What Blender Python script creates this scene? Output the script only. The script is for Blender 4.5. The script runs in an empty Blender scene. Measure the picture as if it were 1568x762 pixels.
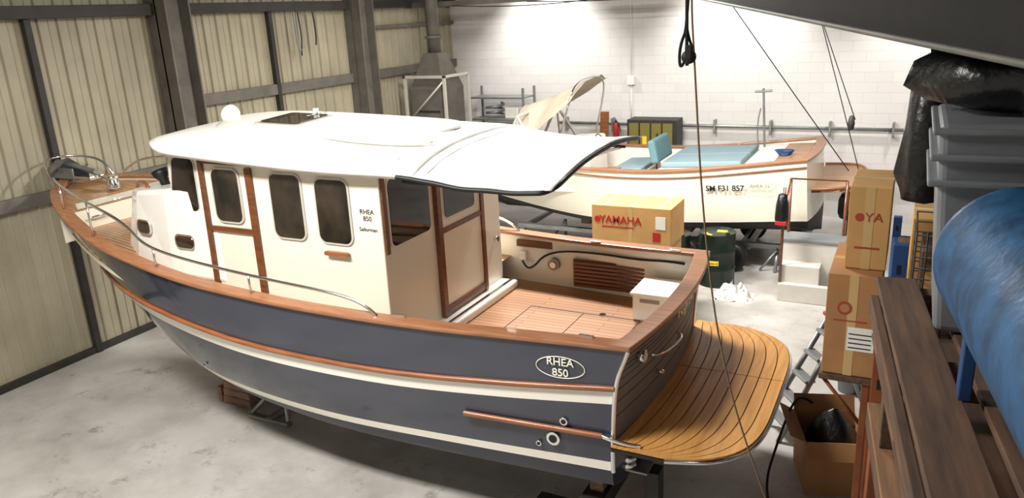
import bpy, math, random, bmesh
from mathutils import Vector, Matrix, noise
random.seed(7)
scene=bpy.context.scene
C=bpy.context.collection
# ------------------------------------------------------------------ materials
def lin(c): return tuple(((x/255)/12.92 if x/255<=.04045 else (((x/255)+.055)/1.055)**2.4) for x in c)+(1,)
def mat(name,rgb,rough=.5,metal=0,coat=0,var=0,vscale=4,bump=0,bscale=40,rgb2=None,spec=None,emit=0):
    m=bpy.data.materials.new(name);m.use_nodes=True;nt=m.node_tree;b=nt.nodes['Principled BSDF']
    b.inputs['Base Color'].default_value=lin(rgb);b.inputs['Roughness'].default_value=rough;b.inputs['Metallic'].default_value=metal
    if coat: b.inputs['Coat Weight'].default_value=coat;b.inputs['Coat Roughness'].default_value=.05
    if spec is not None: b.inputs['Specular IOR Level'].default_value=spec
    tc=nt.nodes.new('ShaderNodeTexCoord')
    if var or rgb2:
        n=nt.nodes.new('ShaderNodeTexNoise');n.inputs['Scale'].default_value=vscale;n.inputs['Detail'].default_value=6
        nt.links.new(tc.outputs['Object'],n.inputs['Vector'])
        r=nt.nodes.new('ShaderNodeValToRGB');c=lin(rgb)
        r.color_ramp.elements[0].position=.35;r.color_ramp.elements[1].position=.65
        c2=lin(rgb2) if rgb2 else tuple(x*(1-var) for x in c[:3])+(1,)
        r.color_ramp.elements[0].color=c2;r.color_ramp.elements[1].color=c
        nt.links.new(n.outputs['Fac'],r.inputs['Fac']);nt.links.new(r.outputs['Color'],b.inputs['Base Color'])
    if bump:
        n=nt.nodes.new('ShaderNodeTexNoise');n.inputs['Scale'].default_value=bscale;n.inputs['Detail'].default_value=4
        nt.links.new(tc.outputs['Object'],n.inputs['Vector'])
        bp=nt.nodes.new('ShaderNodeBump');bp.inputs['Strength'].default_value=bump;bp.inputs['Distance'].default_value=.02
        nt.links.new(n.outputs['Fac'],bp.inputs['Height']);nt.links.new(bp.outputs['Normal'],b.inputs['Normal'])
    if emit:
        b.inputs['Emission Color'].default_value=lin(rgb);b.inputs['Emission Strength'].default_value=emit
    return m
def woodmat(name,a,b_,rough=.35,coat=.3,stretch=(1,12,12),scale=3):
    m=mat(name,a,rough,0,coat);nt=m.node_tree;b=nt.nodes['Principled BSDF']
    tc=nt.nodes.new('ShaderNodeTexCoord');mp=nt.nodes.new('ShaderNodeMapping');mp.inputs['Scale'].default_value=stretch
    n=nt.nodes.new('ShaderNodeTexNoise');n.inputs['Scale'].default_value=scale;n.inputs['Detail'].default_value=8
    r=nt.nodes.new('ShaderNodeValToRGB');r.color_ramp.elements[0].position=.3;r.color_ramp.elements[1].position=.7
    r.color_ramp.elements[0].color=lin(b_);r.color_ramp.elements[1].color=lin(a)
    nt.links.new(tc.outputs['Object'],mp.inputs[0]);nt.links.new(mp.outputs[0],n.inputs['Vector']);nt.links.new(n.outputs['Fac'],r.inputs[0]);nt.links.new(r.outputs[0],b.inputs['Base Color'])
    return m
def plankmat(name,a,b_,gap,w=.055,L=1.6,mortar=.006,swap=False,rough=.45,coat=.1):
    m=mat(name,a,rough,0,coat);nt=m.node_tree;b=nt.nodes['Principled BSDF']
    tc=nt.nodes.new('ShaderNodeTexCoord');br=nt.nodes.new('ShaderNodeTexBrick')
    br.inputs['Color1'].default_value=lin(a);br.inputs['Color2'].default_value=lin(b_);br.inputs['Mortar'].default_value=lin(gap)
    br.inputs['Scale'].default_value=1;br.inputs['Mortar Size'].default_value=mortar;br.inputs['Brick Width'].default_value=L;br.inputs['Row Height'].default_value=w
    mp=nt.nodes.new('ShaderNodeMapping')
    if swap: mp.inputs['Rotation'].default_value=(0,0,math.pi/2)
    nt.links.new(tc.outputs['Object'],mp.inputs[0]);nt.links.new(mp.outputs[0],br.inputs['Vector']);nt.links.new(br.outputs['Color'],b.inputs['Base Color'])
    return m
M={}
M['navy']=mat('navy_gelcoat',(58,61,74),.12,0,.6)
M['navylow']=mat('navy_bottom_paint',(52,54,64),.4)
M['cream']=mat('cream_gelcoat',(233,227,211),.25,0,.4)
M['white']=mat('white_gelcoat',(246,244,238),.28,0,.3)
M['ledgeshade']=mat('beige_ledge_shade',(232,226,210),.3,0,.3)  # beige tone stands in for the shade along the roof ledge
M['stripe']=mat('cream_stripe',(250,246,234),.3)
M['teakv']=woodmat('varnished_teak',(162,100,60),(126,74,42))
M['teakrail']=woodmat('oiled_teak_rail',(170,118,82),(140,92,62),.42,.15)
M['mahog']=woodmat('mahogany_frame',(124,70,36),(88,50,26))
M['deck']=plankmat('teak_deck',(190,150,110),(174,134,94),(84,58,40))
M['sole']=plankmat('teak_cockpit_sole',(170,124,86),(156,110,74),(116,80,54),w=.07)
M['plat']=woodmat('platform_teak',(220,164,94),(190,134,70),.35,.2,(12,1,12),2)
M['caulk']=mat('black_caulk',(40,26,16),.7)
M['grey']=mat('grey_transom',(126,126,128),.6,0,0)
M['chrome']=mat('stainless_steel',(235,235,235),.14,1)
M['steel']=mat('galvanised_steel',(160,162,162),.45,.7,var=.25)
M['paintsteel']=mat('grey_painted_steel',(112,108,100),.6,.1,var=.3,vscale=3)
M['darksteel']=mat('dark_steel',(56,53,50),.6,.2,var=.3)
M['soffit']=mat('dark_soffit_board',(26,24,24),.9,0,0,var=.4,vscale=6)
M['glass']=mat('reflection_mottled_glass',(58,48,40),.04,0,0,rgb2=(18,16,15),vscale=3.5)  # brown mottling painted into the dark glass stands for uneven reflections
M['glass'].node_tree.nodes['Principled BSDF'].inputs['Specular IOR Level'].default_value=.9
M['alu']=mat('window_trim',(205,202,192),.3,.2)
M['black']=mat('black_rubber',(18,18,18),.5)
M['blackplastic']=mat('black_plastic_sheet',(16,16,17),.35,bump=.6,bscale=14)
M['canvas']=mat('white_awning_canvas',(236,236,236),.65,bump=.2,bscale=5)
M['tancanvas']=mat('tan_canvas',(200,190,170),.8,bump=.5,bscale=5)
M['card']=mat('cardboard',(204,158,98),.8,var=.12)
M['card2']=mat('cardboard_brown',(176,128,82),.8,var=.15)
M['tape']=mat('packing_tape',(200,168,112),.3)
M['red']=mat('red_print',(178,32,24),.6)
M['redfade']=mat('faded_red_print',(164,66,44),.7)
M['yellow']=mat('yellow_label',(236,206,60),.5)
M['olive']=mat('olive_panel',(120,112,50),.5)
M['label']=mat('paper_label',(238,236,228),.6)
M['blacktext']=mat('black_lettering',(20,20,20),.6)
M['gold']=mat('gold_lettering',(245,226,160),.4)
M['blue']=mat('blue_tank_paint',(48,96,140),.42,.1,var=.5,vscale=9,bump=.2,bscale=20)
M['bluerack']=mat('blue_rack_paint',(28,66,118),.5)
M['orange']=mat('orange_rack_paint',(138,74,38),.6,var=.4)
M['pallet']=woodmat('pallet_wood',(106,78,58),(66,48,38),.8,0,(10,1,10),3)
M['palletlight']=woodmat('pallet_wood_fresh',(142,104,72),(106,76,52),.8,0,(10,1,10),3)
M['oldwood']=woodmat('old_timber',(160,128,108),(110,84,72),.85,0,(2,10,10),3)
M['teal']=mat('teal_cushion',(136,160,168),.8,bump=.1)
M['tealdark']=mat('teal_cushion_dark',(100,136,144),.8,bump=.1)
M['oil']=mat('dark_green_drum',(20,36,28),.35,.2)
M['shellwhite']=mat('hull_cream',(234,228,210),.25,0,.4)
M['antifoul']=mat('black_antifoul',(24,23,24),.6)
M['rope']=mat('hemp_rope',(120,98,72),.9)
M['blackrope']=mat('black_rope',(24,24,26),.9)
M['rag']=mat('white_rag',(225,222,215),.9,bump=.5,bscale=12)
M['greyplastic']=mat('grey_plastic_bin',(128,132,136),.45,var=.15)
M['stepwhite']=mat('white_step_paint',(214,210,200),.6,var=.12)
M['beige']=mat('beige_wall_sheet',(172,164,141),.55,.0,var=.2,vscale=1.2)
M['ceil']=mat('ceiling_sheet',(140,138,132),.7)
M['redpipe']=mat('red_pipe_paint',(190,40,36),.5)
m=mat('concrete_floor',(196,193,188),.4);nt=m.node_tree;b=nt.nodes['Principled BSDF'];tc=nt.nodes.new('ShaderNodeTexCoord')
n1=nt.nodes.new('ShaderNodeTexNoise');n1.inputs['Scale'].default_value=.9;n1.inputs['Detail'].default_value=10;n1.inputs['Roughness'].default_value=.65
r1=nt.nodes.new('ShaderNodeValToRGB');r1.color_ramp.elements[0].position=.28;r1.color_ramp.elements[1].position=.6
r1.color_ramp.elements[0].color=lin((158,153,147));r1.color_ramp.elements[1].color=lin((198,195,190))
n2=nt.nodes.new('ShaderNodeTexNoise');n2.inputs['Scale'].default_value=2.2;n2.inputs['Detail'].default_value=14;n2.inputs['Roughness'].default_value=.8
r2=nt.nodes.new('ShaderNodeValToRGB');r2.color_ramp.elements[0].position=.32;r2.color_ramp.elements[1].position=.44
r2.color_ramp.elements[0].color=lin((140,126,110));r2.color_ramp.elements[1].color=(1,1,1,1)
mx=nt.nodes.new('ShaderNodeMix');mx.data_type='RGBA';mx.blend_type='MULTIPLY';mx.inputs[0].default_value=.8
for n in(n1,n2): nt.links.new(tc.outputs['Object'],n.inputs['Vector'])
nt.links.new(n1.outputs['Fac'],r1.inputs[0]);nt.links.new(n2.outputs['Fac'],r2.inputs[0]);nt.links.new(r1.outputs[0],mx.inputs[6]);nt.links.new(r2.outputs[0],mx.inputs[7]);nt.links.new(mx.outputs[2],b.inputs['Base Color'])
M['floor']=m
m=mat('white_painted_blockwork',(232,229,224),.7);nt=m.node_tree;b=nt.nodes['Principled BSDF'];tc=nt.nodes.new('ShaderNodeTexCoord')
sp=nt.nodes.new('ShaderNodeSeparateXYZ');cb=nt.nodes.new('ShaderNodeCombineXYZ');br=nt.nodes.new('ShaderNodeTexBrick')
br.inputs['Scale'].default_value=1;br.inputs['Brick Width'].default_value=.5;br.inputs['Row Height'].default_value=.2;br.inputs['Mortar Size'].default_value=.006;br.inputs['Mortar Smooth'].default_value=.5
br.inputs['Color1'].default_value=lin((222,219,216));br.inputs['Color2'].default_value=lin((217,214,211));br.inputs['Mortar'].default_value=lin((205,202,197))
nt.links.new(tc.outputs['Object'],sp.inputs[0]);nt.links.new(sp.outputs[0],cb.inputs[0]);nt.links.new(sp.outputs[2],cb.inputs[1]);nt.links.new(cb.outputs[0],br.inputs['Vector'])
bp=nt.nodes.new('ShaderNodeBump');bp.inputs['Strength'].default_value=.3;bp.inputs['Distance'].default_value=.006;bp.invert=True
nt.links.new(br.outputs['Fac'],bp.inputs['Height']);nt.links.new(bp.outputs['Normal'],b.inputs['Normal']);nt.links.new(br.outputs['Color'],b.inputs['Base Color'])
M['block']=m
# ------------------------------------------------------------------ helpers
def empty(name,loc=(0,0,0),rot=(0,0,0)):
    o=bpy.data.objects.new(name,None);C.objects.link(o);o.location=loc;o.rotation_euler=rot;o.empty_display_size=.2;return o
def mesh(name,v,f,mats,parent=None,smooth=False,mi=None):
    me=bpy.data.meshes.new(name);me.from_pydata([tuple(x) for x in v],[],f);me.update()
    if not isinstance(mats,(list,tuple)): mats=[mats]
    for mm in mats: me.materials.append(M[mm])
    if mi: 
        for p,i in zip(me.polygons,mi): p.material_index=i
    bm=bmesh.new();bm.from_mesh(me);bmesh.ops.recalc_face_normals(bm,faces=bm.faces);bm.to_mesh(me);bm.free()
    if smooth:
        for p in me.polygons:p.use_smooth=True
    o=bpy.data.objects.new(name,me);C.objects.link(o)
    if parent:o.parent=parent
    return o
def bev(o,w=.01,seg=2):
    if w:
        md=o.modifiers.new('b','BEVEL');md.width=w;md.segments=seg;md.limit_method='ANGLE'
    return o
def box(name,c,s,m,parent=None,bevel=.005,rot=(0,0,0)):
    x,y,z=[k/2 for k in s]
    v=[(i*x,j*y,k*z) for i in(-1,1) for j in(-1,1) for k in(-1,1)]
    f=[(0,1,3,2),(4,6,7,5),(0,4,5,1),(2,3,7,6),(0,2,6,4),(1,5,7,3)]
    o=mesh(name,v,f,m,parent);o.location=c;o.rotation_euler=rot
    return bev(o,min(bevel,min(s)*.3),2)
def bx(name,x0,x1,y0,y1,z0,z1,m,parent=None,bevel=.005):
    return box(name,((x0+x1)/2,(y0+y1)/2,(z0+z1)/2),(abs(x1-x0),abs(y1-y0),abs(z1-z0)),m,parent,bevel)
def cyl(name,p1,p2,r,m,parent=None,n=24,r2=None,bevel=0,smooth=True):
    p1=Vector(p1);p2=Vector(p2);d=(p2-p1);L=d.length;q=d.to_track_quat('Z','Y');r2=r if r2 is None else r2
    v=[];f=[]
    for k,(rr,zz) in enumerate(((r,0),(r2,L))):
        for i in range(n):
            a=2*math.pi*i/n;v.append(p1+q@Vector((rr*math.cos(a),rr*math.sin(a),zz)))
    for i in range(n): f.append((i,(i+1)%n,n+(i+1)%n,n+i))
    f.append(tuple(range(n))[::-1]);f.append(tuple(range(n,2*n)))
    o=mesh(name,v,f,m,parent)
    for p in o.data.polygons: p.use_smooth=len(p.vertices)==4
    return bev(o,bevel)
def tube(name,pts,r,m,parent=None,cyclic=False,smooth=True):
    cu=bpy.data.curves.new(name,'CURVE');cu.dimensions='3D';cu.bevel_depth=r;cu.bevel_resolution=3;cu.use_fill_caps=True
    if smooth and len(pts)>2:
        s=cu.splines.new('NURBS');s.points.add(len(pts)-1)
        for p,q in zip(s.points,pts): p.co=(*q,1)
        s.order_u=3;s.use_endpoint_u=not cyclic;s.resolution_u=8
    else:
        s=cu.splines.new('POLY');s.points.add(len(pts)-1)
        for p,q in zip(s.points,pts): p.co=(*q,1)
    s.use_cyclic_u=cyclic
    cu.materials.append(M[m]);o=bpy.data.objects.new(name,cu);C.objects.link(o)
    if parent:o.parent=parent
    return o
def text(name,body,loc,rot,size,m,parent=None,align='CENTER',ext=.001,bold=0):
    cu=bpy.data.curves.new(name,'FONT');cu.body=body;cu.size=size;cu.align_x=align;cu.align_y='CENTER';cu.extrude=ext;cu.offset=bold
    cu.materials.append(M[m]);o=bpy.data.objects.new(name,cu);C.objects.link(o);o.location=loc;o.rotation_euler=rot
    if parent:o.parent=parent
    return o
def lathe(name,prof,m,parent=None,loc=(0,0,0),rot=(0,0,0),n=32,mi=None):
    v=[];f=[];k=len(prof)
    for i in range(n):
        a=2*math.pi*i/n
        for r,z in prof: v.append((r*math.cos(a),r*math.sin(a),z))
    for i in range(n):
        j=(i+1)%n
        for q in range(k-1): f.append((i*k+q,j*k+q,j*k+q+1,i*k+q+1))
    o=mesh(name,v,f,m,parent,True);o.location=loc;o.rotation_euler=rot
    return o
def interp(tab,x):
    n=len(tab)
    if x<=tab[0][0]: return tab[0][1]
    if x>=tab[-1][0]: return tab[-1][1]
    for i in range(n-1):
        if tab[i][0]<=x<=tab[i+1][0]:
            x0,y0=tab[i];x1,y1=tab[i+1];h=x1-x0;u=(x-x0)/h
            m0=(y1-tab[i-1][1])/(x1-tab[i-1][0]) if i>0 else (y1-y0)/h
            m1=(tab[i+2][1]-y0)/(tab[i+2][0]-x0) if i<n-2 else (y1-y0)/h
            return (2*u**3-3*u*u+1)*y0+(u**3-2*u*u+u)*h*m0+(-2*u**3+3*u*u)*y1+(u**3-u*u)*h*m1
def quad_panel(name,cs,m,parent,r=.05,off=0,th=.01,grow=0,n=6):
    c00,c10,c11,c01=[Vector(c) for c in cs]
    W=((c10-c00).length+(c11-c01).length)/2;Hh=((c01-c00).length+(c11-c10).length)/2
    nrm=(c10-c00).cross(c01-c00).normalized()
    pts=[]
    rr=min(r+grow,W/2,Hh/2)
    x0,x1,y0,y1=-grow,W+grow,-grow,Hh+grow
    for cx,cy,a0 in((x1-rr,y1-rr,0),(x0+rr,y1-rr,90),(x0+rr,y0+rr,180),(x1-rr,y0+rr,270)):
        for i in range(n+1):
            a=math.radians(a0+90*i/n);pts.append((cx+rr*math.cos(a),cy+rr*math.sin(a)))
    v=[]
    for o_ in(off,off+th):
        for x,y in pts:
            u=x/W;w=y/Hh
            v.append(c00*(1-u)*(1-w)+c10*u*(1-w)+c11*u*w+c01*(1-u)*w+nrm*o_)
    k=len(pts);f=[tuple(range(k)),tuple(range(k,2*k))]+[(i,(i+1)%k,k+(i+1)%k,k+i) for i in range(k)]
    return mesh(name,v,f,m,parent)
def window(name,cs,parent,r=.05,frame='alu',g=.02):
    quad_panel(name+'_trim',cs,frame,parent,r,-.01,.02,g)
    quad_panel(name+'_glass',cs,'glass',parent,r,.0,.014,0)
def prism(name,plan,z0,z1,m,parent=None,bevel=.02,top=None,smooth=False):
    k=len(plan);top=top or plan
    z0f=z0 if callable(z0) else (lambda p:z0); z1f=z1 if callable(z1) else (lambda p:z1)
    v=[(p[0],p[1],z0f(p)) for p in plan]+[(p[0],p[1],z1f(p)) for p in top]
    f=[tuple(range(k)),tuple(range(k,2*k))]+[(i,(i+1)%k,k+(i+1)%k,k+i) for i in range(k)]
    return bev(mesh(name,v,f,m,parent),bevel,3)
# ------------------------------------------------------------------ hull builder
class Hull:
    def __init__(s,levels,bulge): s.L=[l if len(l)>3 else (*l,0) for l in levels];s.bulge=bulge
    def lv(s,k,u):
        e,b,z,s0=s.L[k];return Vector((s0+u*(e-s0),max(0,interp(b,u)),interp(z,u)))
    def P(s,u,v):
        n=len(s.L);i=min(int(v),n-2);w=v-i
        p1=s.lv(i,u);p2=s.lv(i+1,u)
        p0=s.lv(i-1,u) if i>0 else p1*2-p2
        p3=s.lv(i+2,u) if i<n-2 else p2*2-p1
        return .5*((2*p1)+(p2-p0)*w+(2*p0-5*p1+4*p2-p3)*w*w+(3*p1-p0-3*p2+p3)*w**3)
    def at(s,x,z):
        lo,hi=0,len(s.L)-1
        for _ in range(30):
            v=(lo+hi)/2;a=s.P(0,v).x;b=s.P(1,v).x;u=min(1,max(0,(x-a)/(b-a)))
            if s.P(u,v).z>z: lo=v
            else: hi=v
        return s.P(u,v)
    def build(s,name,bands,mats,parent,nu=56):
        V=[];F=[];MI=[];nv=len(bands)
        for side in(1,-1):
            base=len(V)
            for i in range(nu+1):
                u=i/nu
                for v in bands:
                    p=s.P(u,v[0]);V.append((p.x,side*max(p.y,.0),p.z))
            for i in range(nu):
                for j in range(nv-1):
                    a=base+i*nv+j;F.append((a,a+1,a+nv+1,a+nv));MI.append(bands[j][1])
        base=len(V);nt_=20
        for j,v in enumerate(bands):
            p=s.P(0,v[0])
            for i in range(nt_+1):
                w=-1+2*i/nt_;V.append((p.x-s.bulge*(1-w*w),w*p.y,p.z))
        for j in range(nv-1):
            for i in range(nt_):
                a=base+j*(nt_+1)+i;F.append((a,a+1,a+nt_+2,a+nt_+1));MI.append(bands[j][2])
        o=mesh(name,V,F,mats,parent,True,MI)
        bm=bmesh.new();bm.from_mesh(o.data);bmesh.ops.remove_doubles(bm,verts=bm.verts,dist=.0005);bmesh.ops.recalc_face_normals(bm,faces=bm.faces)
        bm.to_mesh(o.data);bm.free()
        if hasattr(o.data,'set_sharp_from_angle'): o.data.set_sharp_from_angle(angle=math.radians(35))
        return o
    def loop(s,v,nu=60,nt_=16,dz=0):
        pts=[]
        for i in range(nu+1): p=s.P(i/nu,v);pts.append((p.x,p.y,p.z+dz))
        for i in range(nu-1,-1,-1): p=s.P(i/nu,v);pts.append((p.x,-p.y,p.z+dz))
        p=s.P(0,v)
        for i in range(1,nt_):
            w=-1+2*i/nt_;pts.append((p.x-s.bulge*(1-w*w),w*p.y,p.z+dz))
        return pts
def offset_loop(pts,d):
    n=len(pts);out=[]
    for i in range(n):
        a=Vector(pts[i-1][:2]);b=Vector(pts[i][:2]);c=Vector(pts[(i+1)%n][:2])
        n1=(b-a).normalized();n2=(c-b).normalized();n1=Vector((-n1.y,n1.x));n2=Vector((-n2.y,n2.x))
        nn=(n1+n2);nn=nn.normalized() if nn.length>1e-4 else n1
        k=d/max(.35,nn.dot(n1));out.append((b.x+nn.x*k,b.y+nn.y*k,pts[i][2]))
    return out
def ribbon(name,pts,outer,inner,z0,z1,m,parent,bevel=.008):
    A=offset_loop(pts,outer);B=offset_loop(pts,inner);n=len(pts);v=[];f=[]
    for i in range(n):
        for q,zz in((A,z1),(A,z0),(B,z0),(B,z1)): v.append((q[i][0],q[i][1],q[i][2]+zz))
    for i in range(n):
        j=(i+1)%n
        for k in range(4): f.append((i*4+k,i*4+(k+1)%4,j*4+(k+1)%4,j*4+k))
    return bev(mesh(name,v,f,m,parent),bevel,2)
# ================================================================== ROOM
XL=-10.25;YB=16.8;ZC=6.3;XR=7;YF=-4
bx('floor',XL-.2,XR+.2,YF-.2,YB+.2,-.1,0,'floor',None,0)
bx('ceiling',XL-.2,XR+.2,YF-.2,YB+.2,ZC,ZC+.1,'ceil',None,0)
bx('wall_back',XL-.2,XR+.2,YB,YB+.2,0,ZC,'block',None,0)
bx('wall_right',XR,XR+.2,YF,YB,0,ZC,'block',None,0)
bx('wall_front',XL,XR,YF-.2,YF,0,ZC,'block',None,0)
def corrug(name,x,y0,y1,z0,z1,m,parent=None,pitch=.27,dp=.035):
    prof=[];y=y0
    while y<y1-1e-6:
        for dy,dx in((0,0),(pitch*.42,0),(pitch*.46,.012),(pitch*.5,0),(pitch*.84,0),(pitch*.89,dp),(pitch*.95,dp)):
            if y+dy<y1: prof.append((y+dy,x+dx))
        y+=pitch
    prof.append((y1,x))
    v=[];f=[]
    for yy,xx in prof: v+= [(xx,yy,z0),(xx,yy,z1)]
    n=len(prof)
    for i in range(n-1): f.append((2*i,2*i+1,2*i+3,2*i+2))
    v+=[(x-.12,y0,z0),(x-.12,y0,z1),(x-.12,y1,z0),(x-.12,y1,z1)];k=2*n
    f+=[(k,k+1,1,0),(2*n-2,2*n-1,k+3,k+2),(k,k+2,k+3,k+1)]
    return mesh(name,v,f,m,parent)
corrug('wall_left',XL,YF,YB,0,ZC,'beige')
sw=empty('wall_steel_frame')
def hbeam(name,x,y,z0,z1,w,d,parent):
    bx(name+'_flange_a',x,x+d,y-w/2,y-w/2+.03,z0,z1,'paintsteel',parent)
    bx(name+'_flange_b',x,x+d,y+w/2-.03,y+w/2,z0,z1,'paintsteel',parent)
    bx(name+'_web',x+d*.42,x+d*.52,y-w/2,y+w/2,z0,z1,'paintsteel',parent)
for y in(3.2,8.4,12.95):
    hbeam('pillar_%d'%int(y),XL+.04,y,0,ZC,.46,.4,sw)
for y in(6.3,10.6,15.9): bx('post_%d'%int(y),XL+.04,XL+.13,y-.045,y+.045,0,4.75,'darksteel',sw)
bx('head_rail',XL+.04,XL+.2,YF,YB,4.62,4.78,'darksteel',sw)
bx('base_rail',XL+.03,XL+.11,YF,YB,0,.09,'darksteel',sw)
bx('girt_low',XL+.04,XL+.12,YF,8.2,2.27,2.43,'paintsteel',sw)
bx('girt_mid',XL+.04,XL+.12,8.6,YB,3.2,3.38,'paintsteel',sw)
bx('girt_lower',XL+.04,XL+.12,8.6,YB,1.5,1.62,'paintsteel',sw)
bx('girt_upper',XL+.04,XL+.1,13,YB,4.2,4.28,'paintsteel',sw)
ob=empty('roof_truss')
bx('lower_chord',XL,XR,14.9,15.05,4.6,4.7,'paintsteel',ob)
bx('lower_chord_b',XL,XR,9.9,10.1,5.7,5.95,'paintsteel',ob)
bx('upper_chord',XL,XR,14.9,15.05,5.9,6.05,'paintsteel',ob)
for i in range(10): 
    x=XL+.9+i*1.7
    cyl('web_%d'%i,(x,14.97,4.7),(x+.85,14.97,5.9),.03,'paintsteel',ob,8);cyl('web_b%d'%i,(x+.85,14.97,5.9),(x+1.7,14.97,4.7),.03,'paintsteel',ob,8)
tube('cable_loop_a',[(-9,14.85,4.6),(-7,14.85,4.45),(-5.5,14.85,4.6)],.01,'black',ob)
tube('cable_loop_b',[(-7.2,14.85,4.6),(-5,14.85,4.47),(-3.2,14.85,4.62)],.01,'black',ob)
# ================================================================== MAIN BOAT
BO=(-1.72,6.26,0)
boat=empty('cabin_motorboat',BO,(0,0,math.pi))
H=Hull([
 (8.25,[(0,1.24),(.1,1.30),(.2,1.38),(.34,1.47),(.42,1.51),(.52,1.52),(.6,1.50),(.69,1.42),(.78,1.2),(.85,.95),(.92,.62),(.97,.3),(1,0)],
       [(0,1.95),(.2,1.93),(.34,1.96),(.42,2.0),(.52,2.06),(.6,2.15),(.69,2.27),(.78,2.39),(.85,2.45),(.92,2.51),(1,2.56)],0),
 (7.85,[(0,1.245),(.2,1.37),(.34,1.45),(.47,1.48),(.6,1.42),(.7,1.27),(.8,.97),(.9,.53),(1,0)],
       [(0,1.60),(.13,1.51),(.27,1.46),(.47,1.51),(.66,1.66),(.85,1.80),(1,1.86)],.1),
 (7.15,[(0,1.20),(.2,1.28),(.4,1.33),(.6,1.20),(.75,.88),(.9,.38),(1,0)],[(0,.90),(.3,.86),(.5,.86),(1,.95)],.14),
 (6.95,[(0,1.06),(.3,1.12),(.5,1.03),(.7,.7),(.85,.36),(1,0)],[(0,.66),(.5,.62),(1,.7)],.14),
 (6.6,[(0,.05),(.5,.05),(1,0)],[(0,.5),(.4,.4),(1,.5)],.14),
],.12)
bands=[(0,0,1),(.25,0,1),(.5,0,1),(.75,0,1),(1.0,2,1),(1.1,2,1),(1.19,0,1),(1.4,0,1),(1.6,0,1),(1.8,0,1),(1.91,2,1),(2.04,2,1),(2.1,3,3),(2.4,3,3),(2.7,3,3),(3,3,3),(3.3,3,3),(3.6,3,3),(4,3,3)]
H.build('hull',bands,['navy','grey','stripe','navylow'],boat)
for k in range(1,9):
    v=k*.17
    p=H.P(0,v)
    tube('transom_groove_%d'%k,[(p.x-.12*(1-w*w)-.001,w*p.y,p.z) for w in[-.98+i*.14 for i in range(15)]],.0035,'darksteel',boat)
for sgn in(1,-1):
    pts=[H.P(0,v/10) for v in range(0,22)]
    tube('transom_corner_trim',[(p.x-.005,sgn*(p.y+.004),p.z) for p in pts],.02,'chrome',boat)
for sgn in(1,-1):
    pts=[H.P(u/60,.95) for u in range(0,52)]
    tube('rub_strake',[(p.x,sgn*(p.y+.012),p.z) for p in pts],.024,'teakv',boat)
sheer=H.loop(0)
ribbon('gunwale_cap',sheer,.035,-.12,0,.04,'teakrail',boat,.012)
inner=offset_loop(sheer,-.09)
def band_wall(name,pts,zb,m):
    n=len(pts);v=[];f=[]
    for p in pts: v+=[(p[0],p[1],p[2]),(p[0]+(.16 if p[0]<.25 else 0),p[1],zb(p))]
    for i in range(n):
        j=(i+1)%n;f.append((2*i,2*i+1,2*j+1,2*j))
    return mesh(name,v,f,m,boat)
def zsh(s): return interp(H.L[0][2],s/8.25)
def hb(s): return max(.02,interp(H.L[0][1],s/8.25))
FZ=1.40
band_wall('bulwark_lining',inner,lambda p: FZ-.02 if p[0]<2.5 else (zsh(p[0])-.33),'cream')
def deckmesh(name,s0,s1,zf,m,ins=.08,n=16,nt_=1):
    v=[];f=[]
    for i in range(n+1):
        s=s0+(s1-s0)*i/n;w=max(.01,hb(s)-ins)
        v+=[(s,w,zf(s)),(s,-w,zf(s))]
    for i in range(n): f.append((2*i,2*i+1,2*i+3,2*i+2))
    return mesh(name,v,f,m,boat)
deckmesh('cockpit_sole',.14,2.6,lambda s:FZ,'sole')
deckmesh('side_deck',2.3,6.95,lambda s:zsh(s)-.26,'deck')
deckmesh('foredeck',6.9,8.1,lambda s:zsh(s)-.03,'deck',.06)
mesh('foredeck_riser',[(6.9,1.02,zsh(6.9)-.03),(6.9,-1.02,zsh(6.9)-.03),(6.9,-1.02,zsh(6.9)-.35),(6.9,1.02,zsh(6.9)-.35)],[(0,1,2,3)],'cream',boat)
mesh('foredeck_cream_panel',[(6.97,.75,zsh(6.95)-.024),(6.97,-.75,zsh(6.95)-.024),(7.2,-.62,zsh(7.15)-.024),(7.2,.62,zsh(7.15)-.024)],[(0,1,2,3)],'cream',boat)
tube('mooring_cleat_bow',[(6.88,.7,2.3),(6.84,.65,2.32),(6.84,.5,2.32),(6.88,.45,2.3)],.012,'chrome',boat)
# cabin
P0=[(2.3,1.05),(4.45,1.05),(5.12,1.0),(5.32,.62),(5.38,0),(5.32,-.62),(5.12,-1.0),(4.45,-1.06),(4.2,-1.12),(2.3,-1.12)]
P1=[(2.3,1.04),(4.38,1.03),(4.98,.96),(5.12,.6),(5.17,0),(5.12,-.6),(4.98,-.96),(4.38,-1.03),(4.2,-1.09),(2.3,-1.09)]
prism('cabin_shell',P0,1.38,3.24,'cream',boat,.012,P1)
def trz(p): return 2.93-.125*(p[0]-4.3)
T0=[(4.3,1.06),(5.1,1.05),(5.75,.97),(6.15,.78),(6.38,.45),(6.44,0),(6.38,-.45),(6.15,-.78),(5.75,-.97),(5.1,-1.05),(4.3,-1.06)]
T1=[(4.3,1.03),(5.08,1.01),(5.65,.9),(5.98,.7),(6.15,.4),(6.2,0),(6.15,-.4),(5.98,-.7),(5.65,-.9),(5.08,-1.01),(4.3,-1.03)]
prism('coachroof',T0,1.9,trz,'white',boat,.05,T1)
def side(s,z):
    if s<=4.45: t=1.05-.012*(z-1.4)/1.8
    else: t=1.05-(s-4.45)*.075-.035*(z-1.4)/1.8
    return (s,t+.004,z)
def sidewin(name,sa,sb,z0,z1,r=.06,sk=0,skf=None):
    skf=sk if skf is None else skf
    window(name,[side(sb,z0),side(sa,z0),side(sa-sk,z1),side(sb-skf,z1)],boat,r)
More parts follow.
